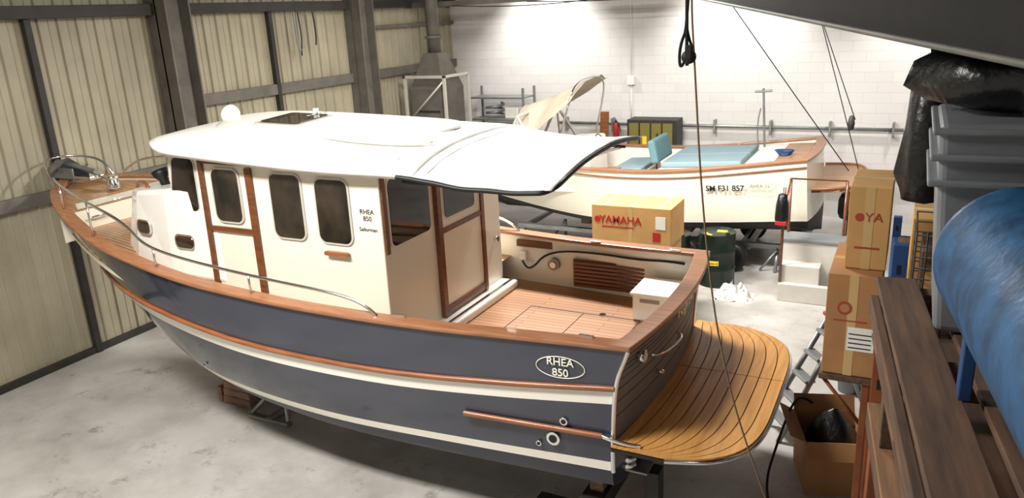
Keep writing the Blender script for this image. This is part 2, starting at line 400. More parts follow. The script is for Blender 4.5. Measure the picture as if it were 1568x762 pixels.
sidewin('side_window_aft',2.64,3.0,2.48,3.06,.07)
sidewin('side_window_mid',3.18,3.54,2.48,3.08,.07)
sidewin('side_door_window',3.95,4.29,2.58,3.09,.07,.0)
sidewin('quarter_window',4.56,4.98,2.64,3.17,.06,.0,.1)
def wpanel(name,sa,sb,z0,z1,m,th=.02,r=.008,sk=0,off=0):
    quad_panel(name,[side(sb,z0),side(sa,z0),side(sa-sk,z1),side(sb-sk,z1)],m,boat,r,off,th)
wpanel('door_post_aft',3.76,3.84,1.75,3.12,'mahog')
wpanel('door_post_fwd',4.40,4.48,1.75,3.14,'mahog')
wpanel('door_midrail',3.84,4.40,2.47,2.52,'mahog')
wpanel('door_toprail',3.76,4.48,3.14,3.17,'mahog')
wpanel('side_grab_handle',2.68,2.95,2.36,2.40,'teakv',.035,.02,0,.01)
def tpt(s,z):
    t=1.05 if s<5.1 else 1.05-(s-5.1)*.123
    return (s,t+.004-.045*(z-1.95)/.9,z)
for nm,sa,sb,z in(('porthole_fwd',5.42,5.62,2.38),('porthole_aft',4.72,4.97,2.29)):
    window(nm,[tpt(sb,z-.055),tpt(sa,z-.055),tpt(sa,z+.07),tpt(sb,z+.07)],boat,.05,'chrome',.02)
def aft(t,z,ds=0): return (2.3-.001+ds,t,z)
def apan(name,ta,tb,z0,z1,m,th=.02,r=.008,off=0):
    return quad_panel(name,[aft(ta,z0),aft(tb,z0),aft(tb,z1),aft(ta,z1)],m,boat,r,off,th)
def awin(name,ta,tb,z0,z1,r=.05,fr='alu'): window(name,[aft(ta,z0),aft(tb,z0),aft(tb,z1),aft(ta,z1)],boat,r,fr)
awin('aft_window_port',.93,.30,2.45,3.06,.06,'cream')
apan('aft_door_panel',.16,-.62,1.6,3.1,'cream',.03)
apan('aft_door_post_port',.22,.15,1.5,3.14,'mahog',.05)
apan('aft_door_post_stbd',-.62,-.68,1.5,3.14,'mahog',.05)
apan('aft_door_sill',.16,-.62,1.52,1.6,'mahog',.045)
apan('aft_door_midrail',.16,-.62,2.36,2.41,'mahog',.045)
apan('aft_door_toprail',.16,-.62,3.06,3.14,'mahog',.045)
quad_panel('aft_door_glass_trim',[aft(.08,2.5),aft(-.5,2.5),aft(-.5,3.02),aft(.08,3.02)],'alu',boat,.05,.025,.01,.02)
quad_panel('aft_door_glass',[aft(.08,2.5),aft(-.5,2.5),aft(-.5,3.02),aft(.08,3.02)],'glass',boat,.05,.03,.01)
awin('aft_window_stbd',-.78,-.98,2.72,3.05,.03,'mahog')
apan('aft_frame_port',1.02,.97,2.4,3.12,'mahog',.015)
bx('cabin_step',2.1,2.32,-1.1,.95,FZ,1.49,'white',boat,.02)
bx('sliding_door_track',2.14,2.18,-1.1,.9,1.49,1.505,'chrome',boat,.004)
cyl('bulkhead_light_a',(2.29,-.95,2.0),(2.25,-.95,2.0),.03,'chrome',boat)
text('model_lettering','RHEA\n850',side(2.45,2.76),(math.pi/2,0,math.pi),.062,'blacktext',boat)
text('cabin_script','Sailorman',side(2.45,2.63),(math.pi/2,0,math.pi),.05,'blacktext',boat)
for s,z in((3.0,3.14),(3.7,3.16)): 
    p=side(s,z);cyl('deck_light',(p[0],p[1]-.01,p[2]),(p[0],p[1]+.04,p[2]),.025,'chrome',boat)
# roof
def roofw(s):
    return interp([(0,1.12),(1.7,1.16),(3,1.2),(4.6,1.2),(4.9,1.16),(5.12,1.02),(5.27,.78),(5.36,.45),(5.4,.02)],s)
def roofz(s,t,w=None):
    w=w or 1.2
    e=interp([(.5,3.1),(1.8,3.14),(3,3.17),(4.6,3.25),(5.0,3.27),(5.4,3.27)],s);c=interp([(.5,.12),(1.8,.18),(3,.2),(4.4,.17),(5.0,.12),(5.4,.03)],s)
    return e+c*(1-min(1,abs(t/w))**2.8)
def sheet(name,s0,s1,n,m,wf,zf,parent,nt_=24,th=.05,tc=0):
    v=[];f=[]
    for i in range(n+1):
        s=s0+(s1-s0)*i/n
        for j in range(nt_+1):
            q=-1+2*j/nt_;t=q*wf(s);v.append((s,tc+t,zf(s,t,wf(s))))
    for i in range(n):
        for j in range(nt_):
            a=i*(nt_+1)+j;f.append((a,a+1,a+nt_+2,a+nt_+1))
    o=mesh(name,v,f,m,parent,True);md=o.modifiers.new('s','SOLIDIFY');md.thickness=th;md.offset=0
    return o
sheet('hardtop_roof',1.85,5.4,60,'white',roofw,lambda s,t,w:roofz(s,t,1.2),boat,24,.06)
rm=lambda s:interp([(2.1,.02),(2.3,.5),(2.8,.74),(4.0,.76),(4.6,.66),(4.85,.35),(4.95,.02)],s)
sheet('roof_centre_moulding',2.1,4.95,30,'white',rm,lambda s,t,w:roofz(s,t,1.2)+.045*(1-abs(t/max(w,.03))**6),boat,16,.03)
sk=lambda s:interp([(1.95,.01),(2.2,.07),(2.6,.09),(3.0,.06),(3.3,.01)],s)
sheet('roof_ledge_shade_strip',1.95,3.3,24,'ledgeshade',sk,lambda s,t,w:roofz(s,t+.68,1.2)+.05+.02*(1-(t/max(w,.02))**2),boat,8,.02,.68)  # raised roof ledge, its shadow put into the strip's shape and beige colour
for sg in(1,-1): tube('roof_grab_ridge',[(s,sg*.98,roofz(s,.98)+.035) for s in[2.1+i*.3 for i in range(9)]],.014,'white',boat)
def rz(s,t,d): return (s,t,roofz(s,t)+d)
quad_panel('roof_hatch_frame',[rz(3.62,.5,.04),rz(3.62,-.1,.05),rz(4.22,-.1,.05),rz(4.22,.5,.04)],'alu',boat,.06,-.03,.06)
quad_panel('roof_hatch_glass',[rz(3.67,.45,.04),rz(3.67,-.05,.05),rz(4.17,-.05,.05),rz(4.17,.45,.04)],'glass',boat,.05,.02,.02)
cyl('searchlight_base',(5.02,.0,3.3),(5.02,.0,3.40),.03,'chrome',boat)
lathe('searchlight_head',[(0,-.05),(.06,-.04),(.1,0),(.105,.05),(.09,.06),(.0,.055)],'white',boat,(5.02,.0,3.46),(math.radians(65),0,math.radians(200)))
tube('navlight_frame',[(3.85,-.25,3.4),(3.85,-.2,3.48),(3.85,.1,3.48),(3.85,.15,3.4)],.014,'chrome',boat,False,False)
cyl('navlight_white',(3.85,-.05,3.48),(3.85,-.05,3.54),.03,'white',boat)
cyl('antenna_puck',(3.5,-.4,3.34),(3.5,-.4,3.43),.07,'white',boat)
# canvas awning
cw=lambda s:interp([(.55,1.1),(1.9,1.17)],s)
def cz(s,t,w):
    k=(1.9-s)/1.3
    z=roofz(1.9,t,1.2)*(1-k)+ (3.09+.12*(1-abs(t/w)**2)+.045*(1-t/w)*.5*1.3)*k
    z-=.06*math.sin(math.pi*max(0,min(1,k)))*(1-.3*abs(t/w))
    z+=.008*noise.noise(Vector((s*4,t*4,1)))+.006*math.sin(s*9+t*14)*max(0,k)*max(0,t/w)
    if k>1: z-=(k-1)*.4
    return z+.012
SE=.64
sheet('awning_canvas',SE,2.02,40,'canvas',cw,cz,boat,32,.008)
e=[(s,1.0*cw(s)+.01,cz(s,cw(s),cw(s))-.02) for s in [2.0-i*.1 for i in range(14)]]
e+= [(SE,q*cw(SE),cz(SE,q*cw(SE),cw(SE))-.02) for q in[.9,.7,.4,0,-.4,-.7,-.9]]
e+= [(s,-cw(s)-.01,cz(s,-cw(s),cw(s))-.02) for s in [.7+i*.1 for i in range(14)]]
tube('awning_edge_binding',e,.02,'black',boat)
tube('awning_support_bar',[(.85,1.05,3.05),(.9,0,3.14),(.85,-1.05,3.05)],.015,'chrome',boat)
tube('awning_seam',[(1.75,t,cz(1.75,t,1.16)+.008) for t in[-1.1+i*.2 for i in range(12)]],.004,'alu',boat)
for sg in(1,-1): tube('awning_side_tube',[(2.0,sg*1.1,3.1),(.8,sg*1.06,3.06)],.015,'black',boat,False,False)
# swim platform
def E(w): return .93*max(0,(1-abs(w)**4.5))**(1/2.4)
PZ=1.15;NB=9;HT=1.38;TC=-.06
def pl(name,f0,f1,z0,z1,m,w0=-.985,w1=.985,n=40):
    v=[];f=[]
    for i in range(n+1):
        w=w0+(w1-w0)*i/n;t=TC+HT*w
        for fr in(f0,f1):
            s=.12-(E(w)+.12)*fr-.10*(1-fr)*(1-min(1,(t/1.24)**2))
            v+=[(s,t,z0),(s,t,z1)]
    for i in range(n):
        a=4*i;b=a+4
        f+=[(a,a+2,b+2,b),(a+1,b+1,b+3,a+3),(a,b,b+1,a+1),(a+2,a+3,b+3,b+2)]
    f+=[(0,1,3,2),(4*n,4*n+2,4*n+3,4*n+1)]
    return mesh(name,v,f,m,boat)
pl('swim_platform_base',0,1,PZ-.05,PZ-.012,'caulk')
for k in range(NB):
    g=.010
    for w0,w1 in((-.985,-.165),(-.158,.985)):
        pl('swim_platform_slat',(k)/NB+g*.5,(k+1)/NB-g*.5,PZ-.02,PZ,'plat',w0,w1,24)
tube('swim_platform_rim',[(.12-(E(w)+.125),TC+HT*w,PZ-.03) for w in[-.985+i*.0985/2 for i in range(41)]],.02,'chrome',boat)
for t in(-.8,0,.8):
    tube('platform_strut',[(.05,t,.8),(-.65,t,PZ-.05)],.02,'chrome',boat,False,False)
def onhull(s,z,off=.0):
    p=H.at(s,z);return Vector((p.x,p.y+off,p.z))
def hullrot(s,z):
    a=onhull(s-.1,z);b=onhull(s+.1,z);return math.atan2((b.y-a.y),(b.x-a.x))
pts=[onhull(1.4-i*.12,1.2,.03) for i in range(11)]
tube('lower_fender_bar',pts,.024,'teakv',boat)
tube('platform_bracket_bar',[onhull(.2,1.2,.03),(.05,1.29,1.18),(-.1,1.24,1.16)],.018,'chrome',boat)
for nm,s,z,r in(('exhaust_outlet',.62,1.09,.06),('bilge_outlet',.52,1.27,.035),('drain_outlet',.75,1.02,.025),('bow_drain',4.6,1.05,.02)):
    p=onhull(s,z);cyl(nm+'_ring',p+Vector((0,-.02,0)),p+Vector((0,.025,0)),r,'chrome',boat,24,None,.004);cyl(nm+'_bore',p+Vector((0,.0,0)),p+Vector((0,.028,0)),r*.6,'black',boat)
a=hullrot(.55,1.75);p=onhull(.53,1.745,.012)
text('hull_badge_text','RHEA\n850',p,(math.pi/2,0,math.pi+a),.09,'stripe',boat,'CENTER',.002,.001)
ov=[]
for i in range(36):
    q=2*math.pi*i/36;dx=.2*math.cos(q);ov.append((p.x+dx*math.cos(a),p.y+dx*math.sin(a)-.005,p.z+.09*math.sin(q)))
tube('hull_badge_oval',ov,.004,'stripe',boat,True)
# transom name follows the curved face: one small text object per letter
tn=empty('transom_name');tn.parent=boat
def tx(t,z):
    lo,hi=0,2
    for _ in range(20):
        v=(lo+hi)/2
        if H.P(0,v).z>z: lo=v
        else: hi=v
    p=H.P(0,v);w=t/p.y;return p.x-.12*(1-w*w)
for row,(wd,z,t0,dt) in enumerate((('FLORENTIN',1.84,.12,-.085),('II',1.72,-.20,-.05))):
    for i,ch in enumerate(wd):
        t=t0+dt*i;sl=(tx(t-.03,z)-tx(t+.03,z))/.06
        text('letter_%d_%d'%(row,i),ch,(tx(t,z)-.008,t,z),(math.pi/2,0,-math.pi/2+math.atan(sl)),.12,'gold',tn,'CENTER',.003,.002)
tube('transom_handle',[(-.03,.72,1.7),(-.1,.7,1.7),(-.15,.45,1.7),(-.16,.25,1.7),(-.1,.22,1.7)],.014,'chrome',boat)
cyl('transom_vent',(-.0,.98,1.8),(-.06,.98,1.8),.05,'chrome',boat);cyl('transom_vent_bore',(-.03,.98,1.8),(-.065,.98,1.8),.03,'label',boat)
cyl('transom_eye',(-.0,.5,1.45),(-.07,.5,1.45),.02,'chrome',boat)
for z in(.8,.86):cyl('transom_flange_%d'%(z*100),(.14,1.0,z),(.03,.95,z),.035,'chrome',boat)
box('trim_tab',(.02,.75,.76),(.2,.5,.02),'steel',boat)
cyl('rudder_tube',(.2,0,.45),(.2,0,.8),.05,'steel',boat)
# cockpit details
for k in range(7):
    bx('folding_table_slat_%d'%k,.35,1.45,-1.22,-1.195,1.45+.043*k,1.485+.043*k,'mahog',boat,.004)
bx('table_backing',.33,1.47,-1.25,-1.222,1.44,1.76,'mahog',boat)
bx('bulwark_locker_a',.85,1.25,-1.30,-1.262,1.78,1.86,'mahog',boat);bx('bulwark_locker_b',1.75,2.2,-1.35,-1.29,1.82,1.90,'mahog',boat)
for k in range(2):
    bx('locker_gap_%d'%k,.87,1.23,-1.262,-1.26,1.8+.025*k,1.805+.025*k,'black',boat,0)
cyl('shower_outlet',(1.72,-1.32,1.66),(1.72,-1.24,1.66),.07,'steel',boat)
cyl('shower_cap',(1.72,-1.24,1.66),(1.72,-1.22,1.66),.035,'chrome',boat)
tube('shore_cable',[(2.12,-1.27,1.66),(2.05,-1.22,1.58),(1.95,-1.24,1.62),(1.85,-1.25,1.75),(1.6,-1.24,1.84),(1.1,-1.2,1.86),(.7,-1.18,1.84),(.4,-1.18,1.86),(.2,-1.14,1.86)],.012,'black',boat)
box('power_socket',(2.12,-1.29,1.72),(.08,.04,.1),'white',boat)
bx('cockpit_locker_box',.22,.58,-1.08,-.60,FZ,1.67,'white',boat,.02);bx('cockpit_locker_lid',.20,.60,-1.09,-.58,1.67,1.70,'white',boat,.01)
bx('locker_hinge',.3,.5,-.60,-.595,1.6,1.64,'steel',boat,.002)
tube('hatch_seam',[(.5,-.6,FZ+.002),(1.7,-.6,FZ+.002),(1.7,.5,FZ+.002),(.5,.5,FZ+.002)],.004,'black',boat,True,False)
tube('hatch_seam_mid',[(1.1,-.6,FZ+.002),(1.1,.5,FZ+.002)],.003,'black',boat,False,False)
for s,t in((.9,-.62),(.75,.1),(.45,.6)): cyl('hatch_latch',(s,t,FZ),(s,t,FZ+.01),.035,'chrome',boat)
for s,t in((.3,-1.12),(1.2,-1.2),(2.0,1.28),(.35,1.15)): box('gunwale_cleat',(s,t*1.03,zsh(s)+.05),(.12,.03,.02),'chrome',boat)
def g(s,dz,off=-.05):
    return (s,hb(s)+off,zsh(s)+.04+dz)
rail=[g(2.2,0),g(2.3,.09),g(2.6,.15),g(3.2,.17),g(3.9,.18),g(4.6,.18),g(4.95,.20),g(5.1,.30),g(5.35,.37),g(5.9,.37),g(6.6,.32),g(7.2,.26),g(7.6,.2),g(7.75,.0)]
for sg in(1,-1):
    tube('guard_rail_port' if sg>0 else 'guard_rail_stbd',[(a_,sg*b_,c_) for a_,b_,c_ in rail],.015,'chrome',boat)
    for s,h in((3.55,.17),(4.8,.18),(5.9,.37),(6.9,.28)):
        q=g(s,0);cyl('rail_stanchion',(q[0],sg*q[1],q[2]),(q[0],sg*(q[1]-.0),q[2]+h),.012,'chrome',boat,12)
tube('stbd_high_rail',[(6.95,-.95,2.5),(6.95,-.93,2.85),(6.8,-1.0,2.95),(6.0,-1.2,2.98),(5.3,-1.28,2.96),(5.2,-1.3,2.4)],.014,'chrome',boat)
tube('bow_pulpit',[(7.85,.42,2.55),(7.95,.4,2.75),(8.2,.28,2.84),(8.42,0,2.86),(8.2,-.28,2.84),(7.95,-.4,2.75),(7.85,-.42,2.55)],.015,'chrome',boat)
bx('bow_roller_plate',7.6,8.45,-.1,.1,2.60,2.64,'chrome',boat)
bx('bow_roller_cheek_a',7.9,8.45,-.12,-.1,2.6,2.74,'steel',boat);bx('bow_roller_cheek_b',7.9,8.45,.1,.12,2.6,2.74,'steel',boat)
cyl('bow_roller',(8.4,-.1,2.68),(8.4,.1,2.68),.05,'black',boat)
tube('anchor_shank',[(7.6,0,2.70),(8.35,0,2.80),(8.55,0,2.66)],.032,'steel',boat,False,False)
mesh('anchor_fluke',[(8.5,0,2.78),(8.2,.28,2.66),(8.1,0,2.86),(8.2,-.28,2.66),(8.3,0,2.68)],[(0,1,4),(0,4,3),(1,2,4),(4,2,3),(0,1,2),(0,2,3)],'steel',boat)
cyl('windlass',(7.3,0,2.5),(7.3,0,2.62),.09,'chrome',boat,24,.06,.01);cyl('windlass_cap',(7.3,0,2.62),(7.3,0,2.66),.08,'chrome',boat)
tube('anchor_chain',[(7.35,0,2.6),(7.6,0,2.66),(7.8,0,2.7)],.015,'steel',boat)
lathe('horn_vent',[(.0,.0),(.05,0),(.05,.1),(.08,.14),(.09,.2),(.06,.2),(.0,.17)],'black',boat,(5.5,.62,2.75),(0,math.radians(25),0))
tube('coachroof_handrail',[(5.6,.78,2.76),(5.62,.78,2.83),(5.95,.64,2.80),(6.0,.62,2.70)],.018,'teakv',boat)
quad_panel('foredeck_hatch',[(5.55,.28,2.78),(5.55,-.28,2.78),(5.95,-.28,2.73),(5.95,.28,2.73)],'glass',boat,.05,0,.03)
def cp(i,z): 
    a=Vector(P0[i]);b=Vector(P1[i]);k=(z-1.4)/1.84;q=a.lerp(b,k);return Vector((q.x,q.y,z))
for i in(2,3,4,5):
    a0,b0,b1,a1=cp(i+1,2.9),cp(i,2.9),cp(i,3.16),cp(i+1,3.16)
    sh=lambda p,q,k:p.lerp(q,k)
    window('windscreen_%d'%i,[sh(a0,b0,.08),sh(a0,b0,.92),sh(a1,b1,.92),sh(a1,b1,.08)],boat,.03)
# ---- supports
sup=empty('keel_blocks',(-6.95,6.16,0))
for k in range(4):
    bx('timber_%d'%k,-.24+.02*k,.2,-.3,.28,.005+.1*k,.1+.1*k,'oldwood',sup,.008)
bx('timber_side',-.32,-.26,-.3,.2,0,.2,'oldwood',sup)
st=empty('boat_stand',(-6.3,6.0,0))
bx('base_a',-.3,.3,-.32,-.24,0,.05,'steel',st);bx('base_b',-.3,.3,.24,.32,0,.05,'steel',st);bx('base_c',-.04,.04,-.3,.3,0,.06,'steel',st)
cyl('leg_a',(-.28,-.28,.05),(0,0,.42),.025,'steel',st);cyl('leg_b',(.28,-.28,.05),(0,0,.42),.025,'steel',st);cyl('leg_c',(0,.28,.05),(0,0,.42),.025,'steel',st);box('pad',(0,0,.43),(.3,.3,.05),'oldwood',st)
st2=empty('stern_support_frame',(-2.1,6.26,0))
bx('beam_a',-.1,.1,-1.1,1.1,.3,.46,'darksteel',st2)
for y in(-.9,.9): bx('leg_%d'%(y>0),-.1,.1,y-.1,y+.1,0,.3,'darksteel',st2);bx('post_%d'%(y>0),-.06,.06,y-.06,y+.06,.46,.62,'oldwood',st2)
bx('crossbeam',-.6,.55,-.95,-.8,.0,.2,'darksteel',st2);bx('side_post',.42,.54,-.95,-.8,.2,.75,'darksteel',st2)
# ================================================================== SECOND BOAT
b2=empty('open_motorboat',(-1.26,13.75,0),(0,.06,math.pi))
H2=Hull([
 (7.3,[(0,1.15),(.2,1.25),(.45,1.28),(.6,1.2),(.75,.98),(.88,.6),(1,0)],[(0,1.96),(.3,1.84),(.5,1.9),(.75,2.1),(1,2.35)]),
 (7.15,[(0,1.15),(.2,1.24),(.45,1.26),(.6,1.15),(.75,.88),(.88,.48),(1,0)],[(0,1.81),(.3,1.69),(.5,1.75),(1,2.15)]),
 (6.7,[(0,1.08),(.2,1.17),(.45,1.15),(.6,1.0),(.8,.55),(1,0)],[(0,.97),(.5,.97),(1,1.3)]),
 (6.4,[(0,.9),(.45,.95),(.7,.6),(1,0)],[(0,.78),(.5,.86),(1,1.12)]),
 (6.0,[(0,.05),(1,0)],[(0,.57),(1,.95)]),
],.1)
H2.build('hull',[(0,0,0),(.5,0,0),(1,0,0),(1.3,0,0),(1.6,0,0),(1.9,0,0),(1.93,2,2),(1.98,1,1),(2.3,1,1),(2.6,1,1),(3,1,1),(3.5,1,1),(4,1,1)],['shellwhite','antifoul','stripe'],b2,40)
sh2=H2.loop(0,40)
ribbon('gunwale_cap',sh2,.03,-.13,0,.035,'teakrail',b2)
for sg in(1,-1): tube('rub_strake',[(lambda p:(p.x,sg*(p.y+.01),p.z))(H2.P(u/40,.85)) for u in range(0,40)],.014,'teakv',b2)
def z2(s): return interp(H2.L[0][2],s/7.3)
def w2(s): return interp(H2.L[0][1],s/7.3)
def dk2(name,s0,s1,zf,m,wi=.1,wo=None,n=12):
    v=[];f=[]
    for i in range(n+1):
        s=s0+(s1-s0)*i/n;w=max(.02,w2(s)-wi);v+=[(s,w,zf(s)),(s,-w,zf(s))]
    for i in range(n):f.append((2*i,2*i+1,2*i+3,2*i+2))
    return mesh(name,v,f,m,b2)
dk2('cockpit_sole',.05,5,lambda s:1.5,'deck')
dk2('bow_deck',4.6,7.1,lambda s:z2(s)+.01,'deck')
inn=offset_loop(sh2,-.1);n=len(inn);v=[];f=[]
for p_ in inn:v+=[(p_[0],p_[1],p_[2]),(p_[0],p_[1],1.48)]
for i in range(n):
    j=(i+1)%n;f.append((2*i,2*i+1,2*j+1,2*j))
mesh('inner_liner',v,f,'white',b2)
bx('aft_deck_port',.1,4.6,.75,1.05,1.5,1.80,'cream',b2,.02)
bx('aft_locker',.0,1.0,-1.0,1.0,1.5,1.90,'white',b2,.03)
bx('aft_deck_teak',.1,.55,-.95,.95,1.90,1.915,'deck',b2)
bx('sunpad_base',1.05,2.5,-.95,.85,1.5,1.82,'cream',b2,.03)
bx('sunpad_cushion_a',1.08,2.45,-.9,-.05,1.82,1.92,'teal',b2,.03);bx('sunpad_cushion_b',1.08,2.45,-.02,.78,1.82,1.92,'teal',b2,.03)
box('backrest_cushion',(2.62,.2,2.08),(.14,.95,.42),'tealdark',b2,.04,(0,.15,0))
bx('bench_base',2.8,3.4,-.4,.8,1.5,1.74,'cream',b2,.02);bx('bench_cushion',2.82,3.38,-.38,.78,1.74,1.82,'teal',b2,.03)
bx('console',3.9,4.5,-.5,.5,1.5,2.3,'white',b2,.05)
lathe('steering_wheel',[(.17,-.012),(.182,0),(.17,.012),(.158,0),(.17,-.012)],'mahog',b2,(3.8,.1,2.2),(0,math.radians(-70),0))
cyl('steering_hub',(3.8,.1,2.2),(3.92,.1,2.15),.02,'chrome',b2)
bx('side_pod_teak',3.2,3.9,.72,1.08,1.80,1.84,'teakv',b2)
v=[(-.05,1.05),(-.05,-1.05),(-.45,-1.02),(-.7,-.8),(-.8,0),(-.7,.8),(-.45,1.02)]
prism('swim_platform',v,1.44,1.49,'deck',b2,.01)
tube('platform_rail',[(p_[0]*1.03,p_[1]*1.02,1.5) for p_ in v[1:]+[v[0]]],.025,'teakv',b2)
tube('ensign_post',[(.95,-.7,1.9),(.95,-.7,2.95)],.02,'steel',b2,False,False);tube('ensign_tee',[(.8,-.7,2.9),(1.1,-.7,2.9)],.02,'steel',b2,False,False)
tube('post_loop',[(1.05,-.7,1.9),(1.1,-.7,2.3),(1.0,-.7,2.6)],.012,'steel',b2)
tube('grab_loop',[(2.9,-.6,1.6),(2.9,-.55,2.2),(2.8,-.3,2.3),(2.8,-.1,2.2),(2.8,-.1,1.6)],.014,'black',b2)
text('registration_lettering','SM F31 857',(1.25,1.27,1.56),(math.pi/2,0,math.pi),.13,'blacktext',b2,'CENTER',.001,.003)
text('model_lettering','RHEA 23',(.7,1.245,1.59),(math.pi/2,0,math.pi),.08,'steel',b2)
tube('model_oval',[(.7+.24*math.cos(a_),1.245,1.58+.08*math.sin(a_)) for a_ in[i*math.pi/14 for i in range(28)]],.003,'steel',b2,True)
tube('coiled_rope',[(.45+.09*math.cos(i*.7)*(1+.03*i),.3+.1*math.sin(i*.7),1.925+.003*i) for i in range(30)],.012,'bluerack',b2)
for sg in(1,-1):
    tube('windshield_post_a',[(5.6,sg*.95,2.0),(5.1,sg*.9,2.85)],.03,'alu',b2,False,False)
    tube('windshield_post_b',[(4.6,sg*1.0,1.95),(5.1,sg*.9,2.85)],.03,'alu',b2,False,False)
    tube('windshield_mid',[(5.1,sg*.97,2.0),(5.1,sg*.9,2.85)],.022,'alu',b2,False,False)
    tube('windshield_side',[(5.6,sg*.95,2.05),(4.6,sg*1.0,2.0)],.03,'alu',b2,False,False)
tube('windshield_top',[(5.1,.9,2.85),(5.15,0,2.9),(5.1,-.9,2.85)],.03,'alu',b2)
v=[];f=[];nx,ny=30,36
for i in range(nx+1):
    for j in range(ny+1):
        a_=i/nx;b_=j/ny;s=5.5-1.5*a_-.12*math.sin(b_*3);t=1.0-2.0*b_
        z=2.92+.50*a_-.04*math.sin(a_*math.pi)-(.85*(max(0,1-2.2*b_))**1.4+.3*(max(0,2.4*b_-1.4))**1.5)*(1-.62*a_)
        z+=.07*noise.noise(Vector((s*2.6,t*3.4,3)))+.04*math.sin(16*b_+5*a_)*(1-a_)
        v.append((s,t+.04*noise.noise(Vector((s*3,t*3,7))),z))
for i in range(nx):
    for j in range(ny):
        k=i*(ny+1)+j;f.append((k,k+1,k+ny+2,k+ny+1))
mesh('bimini_cover',v,f,'tancanvas',b2,True)
tube('bimini_bow_aft',[(4.4,.98,2.0),(4.02,.98,3.05),(3.99,.6,3.4),(3.98,-.6,3.42),(4.02,-.98,3.1),(4.4,-.98,2.0)],.018,'chrome',b2)
# trailer
tp=empty('boat_trailer',(-3.5,13.75,0))
for y in(-.7,.7): bx('rail_%d'%(y>0),-3.2,2.1,y-.05,y+.05,.36,.44,'steel',tp)
for x in(-3.1,-1,1.2,2.05): bx('crossbar_%d'%x,x-.04,x+.04,-.75,.75,.30,.38,'steel',tp)
for x in(.2,1.0):
    for y in(-1.0,1.0):
        lathe('wheel_%d_%d'%(x*10,y),[(0,-.08),(.12,-.08),(.15,-.09),(.22,-.1),(.25,-.06),(.25,.06),(.22,.1),(.15,.09),(.12,.08),(0,.08)],'black',tp,(x,y,.25),(math.pi/2,0,0))
    cyl('axle_%d'%(x*10),(x,-1,.25),(x,1,.25),.03,'steel',tp)
for x,y in((2.0,-.9),(2.0,.9),(-2.5,0),(1.7,-.9)):
    cyl('prop_%d_%d'%(x*10,y*10),(x,y,0),(x,y*.8,.38),.03,'steel',tp)
    cyl('prop_leg_%d_%d'%(x*10,y*10),(x-.25,y,0.02),(x,y*.9,.36),.02,'steel',tp)
for x in(-2,0,1.9): bx('keel_chock_%d'%x,x-.1,x+.1,-.15,.15,.36,.53,'oldwood',tp)
# ================================================================== BOXES etc
def carton(name,x0,x1,y0,y1,z0,z1,m='card',rot=0,txt=None):
    e_=empty(name,((x0+x1)/2,(y0+y1)/2,z0),(0,0,rot));a_,b_,c_=(x1-x0)/2,(y1-y0)/2,z1-z0
    bx('body',-a_,a_,-b_,b_,0,c_,m,e_,.006)
    bx('tape_top',-a_,a_,-.035,.035,c_,c_+.002,'tape',e_,0)
    bx('tape_front',-.03,.03,-b_-.002,-b_,0,c_,'tape',e_,0)
    return e_,a_,b_,c_
e_,a_,b_,c_=carton('outboard_engine_carton',-3.95,-2.83,10.0,10.7,.65,1.19)
text('brand_print','YAMAHA',(-.18,-b_-.004,c_*.75),(math.pi/2,0,0),.15,'red',e_,'CENTER',.001,.004)
bx('caution_mark',.3,.4,-b_-.004,-b_,c_*.68,c_*.88,'red',e_,0)
e_,a_,b_,c_=carton('outboard_engine_carton',-3.93,-2.78,9.95,10.65,1.2,1.74)
text('brand_print','YAMAHA',(-.15,-b_-.004,c_*.62),(math.pi/2,0,0),.15,'red',e_,'CENTER',.001,.003)
cyl('logo_disc',(-.49,-b_,c_*.62),(-.49,-b_-.004,c_*.62),.045,'red',e_)
bx('caution_mark',.32,.43,-b_-.004,-b_,c_*.12,c_*.36,'red',e_,0)
bx('address_label',.36,.5,-b_-.004,-b_,c_*.45,c_*.78,'label',e_,0)
bx('fine_print',-.42,.05,-b_-.003,-b_,c_*.42,c_*.45,'red',e_,0)
for i in range(3): bx('strap_%d'%i,-.4+.4*i-.006,-.4+.4*i+.006,-b_-.005,b_,c_,c_+.004,'label',e_,0)
def pallet(name,loc,L=1.2,W=.8,rot=(0,0,0),m='pallet'):
    e_=empty(name,loc,rot)
    for i in range(7): bx('deck_board_%d'%i,-L/2,L/2,-W/2+i*(W-.1)/6,-W/2+i*(W-.1)/6+.1,.122,.144,m,e_,.003)
    for x in(-L/2+.05,0,L/2-.05):
        bx('stringer_%d'%int(x*100),x-.05,x+.05,-W/2,W/2,.1,.122,m,e_,.003)
        for y in(-W/2+.06,0,W/2-.06): bx('block_%d_%d'%(x*100,y*100),x-.05,x+.05,y-.06,y+.06,.022,.1,m,e_,.003)
    for y in(-W/2+.06,0,W/2-.06): bx('foot_board_%d'%int(y*100),-L/2,L/2,y-.05,y+.05,0,.022,m,e_,.003)
    return e_
pallet('wooden_pallet',(-3.4,10.33,0),1.3,.8,(0,0,0),'palletlight')
carton('plain_carton',-4.0,-2.8,10.0,10.7,.146,.645,'card2')
